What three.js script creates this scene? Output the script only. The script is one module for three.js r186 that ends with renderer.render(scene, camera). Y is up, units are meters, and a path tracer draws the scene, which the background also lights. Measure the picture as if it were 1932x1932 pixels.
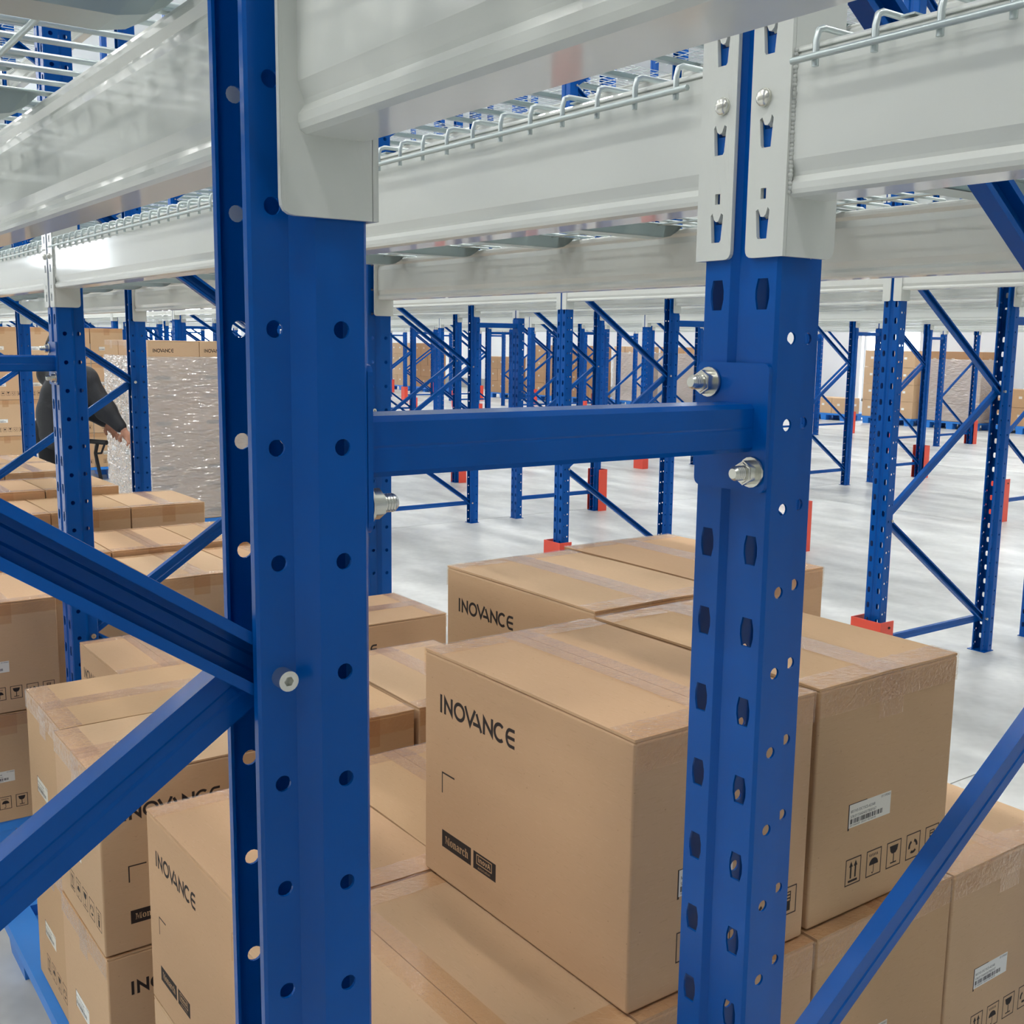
import * as THREE from 'three';
import { RoundedBoxGeometry } from 'three/addons/geometries/RoundedBoxGeometry.js';
import { mergeGeometries } from 'three/addons/utils/BufferGeometryUtils.js';
import { MarchingCubes } from 'three/addons/objects/MarchingCubes.js';
import { RectAreaLightUniformsLib } from 'three/addons/lights/RectAreaLightUniformsLib.js';

// ---------------------------------------------------------------- camera, sky, lights, exposure
// Places are given as (x, y, d): x to the right along the racks, y up, d across the rack rows; z = -d.
const scene = new THREE.Scene();
const YAW = -54.203 * Math.PI / 180, PITCH = 8.771 * Math.PI / 180, ROLL = 0.746 * Math.PI / 180, EYE = 1.6;
const camera = new THREE.PerspectiveCamera(2 * Math.atan(966 / 2081.2) * 180 / Math.PI, 1, 0.05, 200);
const fwd0 = new THREE.Vector3(Math.sin(YAW), 0, -Math.cos(YAW)), right0 = new THREE.Vector3(Math.cos(YAW), 0, Math.sin(YAW)), up0 = new THREE.Vector3(0, 1, 0);
const fwd = fwd0.clone().multiplyScalar(Math.cos(PITCH)).addScaledVector(up0, -Math.sin(PITCH));
const up1 = up0.clone().multiplyScalar(Math.cos(PITCH)).addScaledVector(fwd0, Math.sin(PITCH));
camera.position.set(0, EYE, 0);
camera.up.copy(up1.clone().multiplyScalar(Math.cos(ROLL)).addScaledVector(right0, -Math.sin(ROLL)));
camera.lookAt(camera.position.clone().add(fwd));
scene.add(camera);

const renderer = new THREE.WebGLRenderer({ antialias: true });
renderer.toneMapping = THREE.LinearToneMapping;
renderer.toneMappingExposure = 1.5;
renderer.shadowMap.enabled = true;
renderer.outputColorSpace = THREE.SRGBColorSpace;
scene.background = new THREE.Color().setRGB(5.2, 5.6, 6.0);          // hazy daylight outside, seen and let in through the windows only
RectAreaLightUniformsLib.init();
const LAMP_LIGHT = 26, LAMP_GLOW = 26, LAMP_Y = 7.6;                 // ceiling lamps: light and the glow of their panes

// ---------------------------------------------------------------- helpers
let seed = 20240611;
const rnd = () => { seed = (seed * 1664525 + 1013904223) >>> 0; return seed / 4294967296; };
const rr = (a, b) => a + (b - a) * rnd();
const V = (x, y, d) => new THREE.Vector3(x, y, -d);
const used = {};
function numbered(name) { const n = used[name] = (used[name] ?? -1) + 1; return n ? `${name}_${String(n).padStart(3, '0')}` : name; }
function thing(name, label, category, [x, y, d] = [0, 0, 0], group, turn = 0) {
  const o = new THREE.Group(); o.name = numbered(name); o.position.set(x, y, -d); o.rotation.y = turn;
  o.userData = { label, category }; if (group) o.userData.group = group;
  scene.add(o); return o;
}
function dup(src, label, [x, y, d], turn = 0, group) {
  const o = src.clone(); o.name = numbered(src.name.replace(/_\d{3}$/, '')); o.position.set(x, y, -d); o.rotation.y = turn;
  o.userData = { ...src.userData, label }; if (group) o.userData.group = group;
  scene.add(o); return o;
}
function part(name, geo, mat, parent, label) {
  const m = new THREE.Mesh(geo, mat); m.name = name; m.castShadow = m.receiveShadow = true;
  if (label) m.userData.label = label;
  parent.add(m); return m;
}
function single(name, geo, mat, label, category, pos = [0, 0, 0], group, turn = 0) {
  const m = part(numbered(name), geo, mat, scene); m.position.set(pos[0], pos[1], -pos[2]); m.rotation.y = turn;
  m.userData = { label, category }; if (group) m.userData.group = group;
  return m;
}
function struct(name, geo, mat) { const m = part(name, geo, mat, scene); m.userData.kind = 'structure'; return m; }
function merge(list) {
  return mergeGeometries(list.map((g) => {
    const n = g.index ? g.toNonIndexed() : g.clone();
    for (const k of Object.keys(n.attributes)) if (!['position', 'normal', 'uv'].includes(k)) n.deleteAttribute(k);
    n.clearGroups(); return n;
  }));
}
// box from bounds; d grows away from the viewer, uv in metres
function bx(x0, x1, y0, y1, d0, d1) {
  const g = new THREE.BoxGeometry(x1 - x0, y1 - y0, d1 - d0), p = g.attributes.position, n = g.attributes.normal, uv = g.attributes.uv;
  for (let i = 0; i < p.count; i++) {
    const ax = Math.abs(n.getX(i)) > 0.5, ay = Math.abs(n.getY(i)) > 0.5;
    uv.setXY(i, ax ? p.getZ(i) : p.getX(i), ay ? p.getZ(i) : p.getY(i));
  }
  return g.translate((x0 + x1) / 2, (y0 + y1) / 2, -(d0 + d1) / 2);
}
function basis(lx, ly, lz, at) { return new THREE.Matrix4().makeBasis(lx, ly, lz).setPosition(at); }
function extrude(points, depth, seg = 1) {
  return new THREE.ExtrudeGeometry(points instanceof THREE.Shape ? points : new THREE.Shape(points.map(([a, b]) => new THREE.Vector2(a, b))), { depth, bevelEnabled: false, steps: 1, curveSegments: seg });
}
// tube along a polyline (three coordinates), mitred, closed ends
function polyTube(pts, r, sides = 6) {
  const pos = [], nor = [], uv = [], rings = [];
  const t0 = pts[1].clone().sub(pts[0]).normalize();
  let ref = Math.abs(t0.y) < 0.9 ? new THREE.Vector3(0, 1, 0) : new THREE.Vector3(1, 0, 0);
  ref = ref.clone().cross(t0).normalize();
  for (let i = 0; i < pts.length; i++) {
    const a = pts[Math.max(i - 1, 0)], b = pts[Math.min(i + 1, pts.length - 1)];
    const t = i === 0 ? t0 : i === pts.length - 1 ? pts[i].clone().sub(a).normalize() : pts[i].clone().sub(a).normalize().add(b.clone().sub(pts[i]).normalize()).normalize();
    ref = ref.clone().addScaledVector(t, -ref.dot(t)).normalize();
    const bi = t.clone().cross(ref), ring = [];
    for (let k = 0; k <= sides; k++) { const a2 = k / sides * Math.PI * 2, n = ref.clone().multiplyScalar(Math.cos(a2)).addScaledVector(bi, Math.sin(a2)); ring.push([pts[i].clone().addScaledVector(n, r), n]); }
    rings.push(ring);
  }
  const put = (a, n) => { pos.push(a.x, a.y, a.z); nor.push(n.x, n.y, n.z); uv.push(0, 0); };
  for (let i = 0; i + 1 < rings.length; i++) for (let k = 0; k < sides; k++) {
    const [A, B, C, D] = [rings[i][k], rings[i][k + 1], rings[i + 1][k], rings[i + 1][k + 1]];
    for (const q of [A, B, D, A, D, C]) put(q[0], q[1]);
  }
  for (const [ring, c, s] of [[rings[0], pts[0], -1], [rings.at(-1), pts.at(-1), 1]]) {
    const t = (s < 0 ? t0.clone().negate() : pts.at(-1).clone().sub(pts.at(-2)).normalize());
    for (let k = 0; k < sides; k++) { const [P, Q] = s > 0 ? [ring[k], ring[k + 1]] : [ring[k + 1], ring[k]]; put(c, t); put(P[0], t); put(Q[0], t); }
  }
  const g = new THREE.BufferGeometry();
  g.setAttribute('position', new THREE.Float32BufferAttribute(pos, 3)); g.setAttribute('normal', new THREE.Float32BufferAttribute(nor, 3)); g.setAttribute('uv', new THREE.Float32BufferAttribute(uv, 2));
  return g;
}
function cyl(r, len, at, axis, sides = 12, r2 = r) {             // solid cylinder from "at" along "axis" (three coordinates)
  const g = new THREE.CylinderGeometry(r2, r, len, sides).translate(0, len / 2, 0);
  return g.applyQuaternion(new THREE.Quaternion().setFromUnitVectors(new THREE.Vector3(0, 1, 0), axis.clone().normalize())).translate(at.x, at.y, at.z);
}

// ---------------------------------------------------------------- textures
function grid(w, h, cells, sy = 1) {                              // tileable value noise
  const cy = Math.max(1, Math.round(cells * sy)), v = Array.from({ length: cells * cy }, rnd), out = new Float32Array(w * h), s = (t) => t * t * (3 - 2 * t);
  for (let y = 0; y < h; y++) for (let x = 0; x < w; x++) {
    const fx = x / w * cells, fy = y / h * cy, x0 = Math.floor(fx), y0 = Math.floor(fy), tx = s(fx - x0), ty = s(fy - y0);
    const at = (i, j) => v[(j % cy) * cells + (i % cells)];
    out[y * w + x] = (at(x0, y0) * (1 - tx) + at(x0 + 1, y0) * tx) * (1 - ty) + (at(x0, y0 + 1) * (1 - tx) + at(x0 + 1, y0 + 1) * tx) * ty;
  }
  return out;
}
function layers(w, list) { const o = new Float32Array(w * w); for (const [c, amp, sy] of list) { const g = grid(w, w, c, sy ?? 1); for (let i = 0; i < o.length; i++) o[i] += (g[i] - 0.5) * amp; } return o; }
function dataTex(w, fn, srgb, rx = 1, ry = rx) {
  const d = new Uint8Array(w * w * 4);
  for (let i = 0; i < w * w; i++) { const c = fn(i); for (let k = 0; k < 3; k++) d[i * 4 + k] = Math.max(0, Math.min(255, c[k])); d[i * 4 + 3] = 255; }
  const t = new THREE.DataTexture(d, w, w); t.wrapS = t.wrapT = THREE.RepeatWrapping; t.magFilter = t.minFilter = THREE.LinearFilter;
  if (srgb) t.colorSpace = THREE.SRGBColorSpace; t.repeat.set(rx, ry); t.needsUpdate = true; return t;
}
const peelN = layers(256, [[16, 0.7], [48, 0.3]]);
const peel = dataTex(256, (i) => { const v = 128 + peelN[i] * 200; return [v, v, v]; }, false, 4);      // 25 cm tile of paint waviness
const floorN = layers(1024, [[5, 0.5, 3], [14, 0.45, 3], [40, 0.3, 2], [256, 0.16]]), floorF = layers(1024, [[9, 0.6], [30, 0.5]]);
const floorMap = dataTex(1024, (i) => { const v = floorN[i] * 66; return [206 + v, 207 + v, 205 + v]; }, true, 1 / 7);
const floorRough = dataTex(1024, (i) => { const v = 128 + floorF[i] * 70; return [v, v, v]; }, false, 1 / 5);
const crinkleN = layers(512, [[20, 0.5, 0.6], [60, 0.6, 0.5], [130, 0.4]]);
const crinkle = dataTex(512, (i) => { const v = 128 + Math.abs(crinkleN[i]) * 330 - 40; return [v, v, v]; }, false, 6);
const filmN = layers(512, [[4, 0.7, 4], [12, 0.5, 4], [30, 0.25, 3]]);
const filmBump = dataTex(512, (i) => { const v = 128 + Math.abs(filmN[i]) * 300 - 30; return [v, v, v]; }, false, 1);
const skinN = layers(256, [[30, 0.5], [90, 0.5]]);
const cloth = dataTex(256, (i) => { const v = 128 + skinN[i] * 120; return [v, v, v]; }, false, 3);

// cardboard print: front 0..900, side 900..1520, plain lid below (2000 px per metre)
const BW = 0.45, BH = 0.335, BS = 0.31, AW = 1520, AH = 1290, PX = 2000;
function boardCanvas() {
  const c = document.createElement('canvas'); c.width = AW; c.height = AH; const g = c.getContext('2d');
  g.fillStyle = 'rgb(209,175,139)'; g.fillRect(0, 0, AW, AH);
  for (let i = 0; i < 9000; i++) { const v = rnd(); g.fillStyle = v < 0.5 ? `rgba(168,134,100,${rr(0.03, 0.13)})` : `rgba(230,204,174,${rr(0.03, 0.13)})`; g.fillRect(rnd() * AW, rnd() * AH, rr(2, 26), rr(1, 3)); }
  for (let i = 0; i < 260; i++) { g.fillStyle = `rgba(110,78,50,${rr(0.15, 0.4)})`; g.fillRect(rnd() * AW, rnd() * AH, rr(1, 4), rr(1, 3)); }
  return [c, g];
}
const INK = 'rgb(40,30,28)';
function logo(g, x, y, w, h) {                                       // the maker's word mark, drawn stroke by stroke
  g.strokeStyle = INK; g.lineWidth = h * 0.185; g.lineCap = 'butt'; g.lineJoin = 'miter';
  const u = w / 100, P = (pts) => { g.beginPath(); pts.forEach(([a, b], i) => i ? g.lineTo(x + a * u, y + b * h) : g.moveTo(x + a * u, y + b * h)); g.stroke(); };
  P([[1.3, 0], [1.3, 1]]);
  P([[7, 1], [7, 0.16], [16.6, 0.84], [16.6, 0]]);
  g.beginPath(); g.ellipse(x + 27.5 * u, y + 0.5 * h, 6.6 * u, 0.42 * h, 0, 0, Math.PI * 2); g.stroke();
  P([[35.5, 0], [42.3, 0.88], [49, 0]]);
  P([[51, 0.13], [57.6, 1]]); P([[46.5, 0.72], [54.5, 0.72]]);
  P([[61, 1], [61, 0.16], [71.5, 0.84], [71.5, 0]]);
  g.beginPath(); g.ellipse(x + 81 * u, y + 0.5 * h, 6.2 * u, 0.42 * h, 0, -Math.PI * 0.27 + Math.PI * 2, Math.PI * 0.27, true); g.stroke();
  g.lineWidth = h * 0.17;
  P([[100, 0.09], [94, 0.09]]); P([[100, 0.5], [90, 0.5]]); P([[100, 0.91], [94, 0.91]]);
  g.beginPath(); g.ellipse(x + 94.4 * u, y + 0.5 * h, 4.4 * u, 0.41 * h, 0, Math.PI * 1.5, Math.PI * 0.5, true); g.stroke();
}
function printFront(g, x, y) {
  const m = PX / 1000, X = (a) => x + a * m, Y = (b) => y + b * m;
  logo(g, X(42), Y(54), 180 * m, 27 * m);
  g.strokeStyle = INK; g.lineWidth = 2.2 * m; g.beginPath(); g.moveTo(X(80), Y(170)); g.lineTo(X(48), Y(170)); g.lineTo(X(48), Y(201)); g.stroke();
  g.fillStyle = INK; g.fillRect(X(48), Y(257), 75 * m, 26 * m); g.fillRect(X(129), Y(257), 54 * m, 26 * m);
  g.fillStyle = 'rgb(205,170,130)'; g.font = `bold ${16 * m}px serif`; g.textBaseline = 'middle';
  g.save(); g.translate(X(56), Y(270)); const mw = g.measureText('Monarch').width || 60 * m; g.scale(60 * m / mw, 1); g.fillText('Monarch', 0, 0); g.restore();
  g.strokeStyle = INK; g.lineWidth = 0.9 * m; for (let k = 0; k < 3; k++) { g.beginPath(); g.moveTo(X(58 + k * 2.6), Y(278)); g.lineTo(X(61 + k * 2.6), Y(264)); g.stroke(); }
  g.strokeStyle = 'rgb(205,170,130)'; g.lineWidth = 1.5 * m; g.strokeRect(X(137), Y(260.5), 36 * m, 13 * m);
  g.save(); g.font = `bold ${11 * m}px sans-serif`; g.translate(X(140), Y(267)); const iw = g.measureText('inovA').width || 26 * m; g.scale(30 * m / iw, 1); g.fillText('inovA', 0, 0); g.restore();
  g.save(); g.font = `${5.5 * m}px sans-serif`; g.translate(X(140), Y(278.5)); const aw = g.measureText('automation').width || 24 * m; g.scale(30 * m / aw, 1); g.fillText('automation', 0, 0); g.restore();
}
function symbols(g, x, y, m, s) {                                    // handling marks: this way up, keep dry, fragile, recycle, stack limit
  for (let k = 0; k < 5; k++) {
    const a = x + k * 46 * m, L = (...p) => { g.beginPath(); for (let i = 0; i < p.length; i += 2) i ? g.lineTo(a + p[i] * m, y + p[i + 1] * m) : g.moveTo(a + p[0] * m, y + p[1] * m); };
    g.strokeStyle = g.fillStyle = INK; g.lineWidth = 1.5 * m; g.strokeRect(a, y, s * m, 38 * m);
    if (k === 0) { g.lineWidth = 3.2 * m; for (const q of [11, 21]) { L(q, 29, q, 10); g.stroke(); L(q - 4, 12, q, 4, q + 4, 12); g.fill(); } L(6, 33, 26, 33); g.stroke(); }
    if (k === 1) { g.beginPath(); g.arc(a + 16 * m, y + 22 * m, 10 * m, Math.PI, 0); g.fill(); g.lineWidth = 1.2 * m; L(16, 20, 16, 33, 14, 35, 12.5, 33); g.stroke(); for (let q = 0; q < 6; q++) { L(7 + q * 3.4, 9, 5.6 + q * 3.4, 5); g.stroke(); } }
    if (k === 2) { L(6, 6, 26, 6, 24, 14, 20, 18, 12, 18, 8, 14); g.fill(); g.lineWidth = 2 * m; L(16, 17, 16, 31); g.stroke(); L(9, 32, 23, 32); g.stroke(); }
    if (k === 3) { g.lineWidth = 4 * m; for (let q = 0; q < 3; q++) { const t = q * Math.PI * 2 / 3 - Math.PI / 2; g.beginPath(); g.arc(a + 16 * m, y + 20 * m, 9 * m, t + 0.25, t + 1.6); g.stroke(); } }
    if (k === 4) { g.fillRect(a + 11 * m, y + 20 * m, 10 * m, 13 * m); for (let q = 0; q < 3; q++) { g.strokeRect(a + 11 * m, y + (7 + q * 4.5) * m, 10 * m, 4 * m); } g.lineWidth = 1 * m; }
  }
}
function printSide(g, x, y, code) {
  const m = PX / 1000, X = (a) => x + a * m, Y = (b) => y + b * m;
  g.fillStyle = INK; g.fillRect(X(75), Y(174), 40 * m, 3 * m); g.fillRect(X(75), Y(174), 3 * m, 38 * m);
  g.fillStyle = 'rgb(238,238,234)'; g.fillRect(X(77), Y(175), 92 * m, 34 * m);
  g.fillStyle = 'rgb(50,48,50)'; g.textBaseline = 'alphabetic';
  g.font = `${4.2 * m}px sans-serif`; g.fillText('0111P0943', X(147), Y(180.5));
  g.font = `bold ${4.6 * m}px sans-serif`; g.fillText('\u25CF\u5408\u683C', X(80), Y(182)); g.font = `${5 * m}px sans-serif`; g.fillText('MS1H3-55C15CD-A334R', X(80), Y(187.5)); g.fillText('S/N:01154404507B00167', X(80), Y(195));
  let t = 0; while (t < 70) { const w = rr(0.5, 2.2); g.fillRect(X(80 + t), Y(196.5), w * m, 7 * m); t += w + rr(0.5, 2.4); }
  g.font = `${3.4 * m}px sans-serif`; g.fillText('S01154404507  2024.05  ' + code, X(80), Y(207.3));
  symbols(g, X(77), Y(256), m, 32);
}
const [bc, bg] = boardCanvas(); printFront(bg, 0, 0); printSide(bg, 900, 0, '6921004150');
const boardTex = new THREE.CanvasTexture(bc); boardTex.colorSpace = THREE.SRGBColorSpace;
const [fc, fg] = boardCanvas(); fg.fillStyle = INK; for (const fx of [60, 960]) { fg.fillStyle = 'rgb(238,238,234)'; fg.fillRect(fx + 260, 250, 150, 90); }
const farBoardTex = new THREE.CanvasTexture(fc); farBoardTex.colorSpace = THREE.SRGBColorSpace;

// ---------------------------------------------------------------- materials
const C = (r, g, b) => new THREE.Color(`rgb(${r},${g},${b})`);
const M = {
  blue: new THREE.MeshPhysicalMaterial({ color: C(0, 82, 166), roughness: 0.24, specularIntensity: 0.45, bumpMap: peel, bumpScale: 0.0002 }),
  grey: new THREE.MeshPhysicalMaterial({ color: C(212, 216, 211), roughness: 0.45, specularIntensity: 0.5, clearcoat: 0.7, clearcoatRoughness: 0.07, bumpMap: peel, bumpScale: 0.0003 }),
  zinc: new THREE.MeshStandardMaterial({ color: C(206, 216, 216), metalness: 0.75, roughness: 0.36 }),
  zincDull: new THREE.MeshStandardMaterial({ color: C(188, 200, 200), metalness: 0.7, roughness: 0.42 }),
  steel: new THREE.MeshStandardMaterial({ color: C(214, 214, 206), metalness: 0.9, roughness: 0.26 }),
  red: new THREE.MeshPhysicalMaterial({ color: C(238, 78, 56), roughness: 0.42, clearcoat: 0.3 }),
  board: [0, 1, 2].map((k) => new THREE.MeshStandardMaterial({ color: [C(255, 255, 255), C(250, 244, 240), C(244, 240, 232)][k], map: boardTex, roughness: 0.82 })),
  farBoard: [0, 1, 2].map((k) => new THREE.MeshStandardMaterial({ color: [C(255, 255, 255), C(236, 226, 214), C(214, 198, 184)][k], map: farBoardTex, roughness: 0.82 })),
  flute: new THREE.MeshStandardMaterial({ color: C(140, 108, 78), roughness: 0.95 }),
  tape: new THREE.MeshPhysicalMaterial({ color: C(252, 243, 230), transmission: 0.96, thickness: 0, roughness: 0.14, ior: 1.5, bumpMap: crinkle, bumpScale: 0.0009 }),
  film: new THREE.MeshPhysicalMaterial({ color: C(246, 246, 246), transmission: 0.68, thickness: 0, roughness: 0.14, ior: 2.1, bumpMap: filmBump, bumpScale: 0.02 }),
  pallet: new THREE.MeshStandardMaterial({ color: C(44, 134, 226), roughness: 0.42 }),
  floor: new THREE.MeshPhysicalMaterial({ color: C(250, 250, 248), map: floorMap, roughness: 0.85, roughnessMap: floorRough, clearcoat: 0.25, clearcoatRoughness: 0.3 }),
  joint: new THREE.MeshStandardMaterial({ color: C(96, 96, 94), roughness: 0.95 }),
  wall: new THREE.MeshStandardMaterial({ color: C(228, 230, 230), roughness: 0.7 }),
  wallBase: new THREE.MeshStandardMaterial({ color: C(150, 152, 150), roughness: 0.7 }),
  ceiling: new THREE.MeshStandardMaterial({ color: C(240, 242, 242), roughness: 0.8 }),
  lampPane: new THREE.MeshStandardMaterial({ color: C(255, 255, 255), emissive: new THREE.Color(1, 0.99, 0.96), emissiveIntensity: LAMP_GLOW, roughness: 0.5 }),
  lampBody: new THREE.MeshStandardMaterial({ color: C(220, 222, 222), roughness: 0.5 }),
  glass: new THREE.MeshPhysicalMaterial({ color: C(255, 255, 255), transmission: 1, thickness: 0, roughness: 0.02 }),
  white: new THREE.MeshStandardMaterial({ color: C(226, 228, 228), roughness: 0.45 }),
  jacket: new THREE.MeshStandardMaterial({ color: C(36, 38, 43), roughness: 0.62, bumpMap: cloth, bumpScale: 0.002 }),
  trousers: new THREE.MeshStandardMaterial({ color: C(22, 23, 27), roughness: 0.85, bumpMap: cloth, bumpScale: 0.001 }),
  skin: new THREE.MeshStandardMaterial({ color: C(196, 142, 116), roughness: 0.55 }),
  hair: new THREE.MeshStandardMaterial({ color: C(24, 21, 20), roughness: 0.6 }),
  shoe: new THREE.MeshStandardMaterial({ color: C(30, 30, 32), roughness: 0.6 }),
  black: new THREE.MeshStandardMaterial({ color: C(24, 24, 26), roughness: 0.5 }),
};

// ---------------------------------------------------------------- the hall
const HALL = { x0: -41, x1: 14, d0: -18, d1: 21.3, h: 9 };
{
  const f = new THREE.Group(); f.name = 'floor'; f.userData.kind = 'structure'; scene.add(f);
  part('sub_base', bx(HALL.x0 - 0.3, HALL.x1 + 0.3, -0.3, -0.02, HALL.d0 - 0.3, HALL.d1 + 0.3), M.joint, f);
  const xs = [HALL.x0]; for (let x = -38.2; x < HALL.x1 - 1; x += 6) xs.push(x); xs.push(HALL.x1);
  const ds = [HALL.d0]; for (let d = -14.6; d < HALL.d1 - 1; d += 6) ds.push(d); ds.push(HALL.d1);
  for (let i = 0; i + 1 < xs.length; i++) for (let k = 0; k + 1 < ds.length; k++) {
    const g = bx(xs[i] + 0.003, xs[i + 1] - 0.003, -0.02, 0, ds[k] + 0.003, ds[k + 1] - 0.003), p = g.attributes.position, u = g.attributes.uv;
    for (let q = 0; q < p.count; q++) u.setXY(q, p.getX(q) + i * 1.7, p.getZ(q) + k * 2.9);
    part('slab', g, M.floor, f);
  }
  struct('ceiling', bx(HALL.x0 - 0.3, HALL.x1 + 0.3, HALL.h, HALL.h + 0.3, HALL.d0 - 0.3, HALL.d1 + 0.3), M.ceiling);
  // wall with rectangular openings: a = along, [a0, a1, y0, y1]
  function wallPieces(a0, a1, openings, make) {
    const cuts = [...new Set([a0, a1, ...openings.flatMap((o) => [o[0], o[1]])])].sort((p, q) => p - q), out = [];
    for (let i = 0; i + 1 < cuts.length; i++) {
      const mid = (cuts[i] + cuts[i + 1]) / 2, here = openings.filter((o) => mid > o[0] && mid < o[1]).sort((p, q) => p[2] - q[2]);
      let y = -0.3; for (const o of here) { if (o[2] > y) out.push(make(cuts[i], cuts[i + 1], y, o[2])); y = o[3]; }
      out.push(make(cuts[i], cuts[i + 1], y, HALL.h));
    }
    return merge(out);
  }
  const endOpen = []; for (let d = -10.9; d < 9; d += 4.5) endOpen.push([d + 0.6, d + 3.2, 3.9, 6.2]);
  endOpen.push([12.6, 16.6, 0.0, 3.4]);
  const farOpen = [[-16.0, -14.5, 0.35, 2.3], [-22.6, -20.4, 3.2, 5.6], [-30.5, -28.3, 3.2, 5.6], [-13, -10.8, 3.2, 5.6]];
  struct('wall_end', wallPieces(HALL.d0, HALL.d1, endOpen, (a, b, y, z) => bx(HALL.x0 - 0.3, HALL.x0, y, z, a, b)), M.wall);
  struct('wall_far', wallPieces(HALL.x0, HALL.x1, farOpen, (a, b, y, z) => bx(a, b, y, z, HALL.d1, HALL.d1 + 0.3)), M.wall);
  struct('wall_near', bx(HALL.x0, HALL.x1, -0.3, HALL.h, HALL.d0 - 0.3, HALL.d0), M.wall);
  struct('wall_side', bx(HALL.x1, HALL.x1 + 0.3, -0.3, HALL.h, HALL.d0, HALL.d1), M.wall);
  struct('baseboard_far', merge([bx(HALL.x0, -16.1, 0, 0.34, HALL.d1 - 0.03, HALL.d1), bx(-14.4, HALL.x1, 0, 0.34, HALL.d1 - 0.03, HALL.d1)]), M.wallBase);
  let n = 1;
  const win = (frames, panes) => { const w = new THREE.Group(); w.name = `window_${n++}`; w.userData.kind = 'structure'; scene.add(w); part('window_frame', merge(frames), M.white, w); for (const p of panes) part('pane', p, M.glass, w); };
  for (const [a, b, y, z] of endOpen.slice(0, -1)) {
    const X0 = HALL.x0 - 0.18, X1 = HALL.x0 - 0.12, m = (a + b) / 2;
    win([bx(X0, X1, y, z, a, a + 0.06), bx(X0, X1, y, z, b - 0.06, b), bx(X0, X1, y, y + 0.06, a, b), bx(X0, X1, z - 0.06, z, a, b), bx(X0, X1, y, z, m - 0.03, m + 0.03)],
      [bx(X0 + 0.025, X0 + 0.031, y + 0.06, z - 0.06, a + 0.06, m - 0.03), bx(X0 + 0.025, X0 + 0.031, y + 0.06, z - 0.06, m + 0.03, b - 0.06)]);
  }
  for (const [a, b, y, z] of farOpen) {
    const D0 = HALL.d1 + 0.12, D1 = HALL.d1 + 0.18, m = (a + b) / 2;
    win([bx(a, a + 0.06, y, z, D0, D1), bx(b - 0.06, b, y, z, D0, D1), bx(a, b, y, y + 0.06, D0, D1), bx(a, b, z - 0.06, z, D0, D1), bx(m - 0.03, m + 0.03, y, z, D0, D1)],
      [bx(a + 0.06, m - 0.03, y + 0.06, z - 0.06, D0 + 0.025, D0 + 0.031), bx(m + 0.03, b - 0.06, y + 0.06, z - 0.06, D0 + 0.025, D0 + 0.031)]);
  }
  // ribbed sectional door in the far wall: each panel its own piece
  const dr = new THREE.Group(); dr.name = 'door_1'; dr.userData.kind = 'structure'; scene.add(dr);
  for (let k = 0; k < 7; k++) part('panel', bx(-29.6, -26.8, 0.02 + k * 0.48, 0.02 + k * 0.48 + 0.47, HALL.d1 - 0.08, HALL.d1 - 0.04), k ? M.white : M.wallBase, dr);
}
// lamps above the aisles, out of the picture but seen in every gloss
for (const d of [-10.3, -6.2, -2.1, 2.0, 6.1, 10.2, 14.3, 18.4]) for (const x of [1.7, -4.3, -10.3, -16.3, -22.3, -28.3, -34.3]) {
  const L = thing('ceiling_lamp', 'long white ceiling lamp hanging above an aisle between the racks', 'lamp', [x, LAMP_Y, d], 'lamps above the aisles');
  part('housing', bx(-0.75, 0.75, 0, 0.06, -0.19, 0.19), M.lampBody, L);
  part('pane', bx(-0.7, 0.7, -0.012, 0, -0.15, 0.15), M.lampPane, L);
  for (const s of [-0.6, 0.6]) part('wire', cyl(0.004, HALL.h - LAMP_Y - 0.06, V(s, 0.06, 0), new THREE.Vector3(0, 1, 0), 5), M.zinc, L);
  const light = new THREE.RectAreaLight(new THREE.Color(1, 0.985, 0.955), LAMP_LIGHT, 1.4, 0.3);
  light.position.set(x, LAMP_Y - 0.02, -d); light.lookAt(x, 0, -d); scene.add(light);
}

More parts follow.
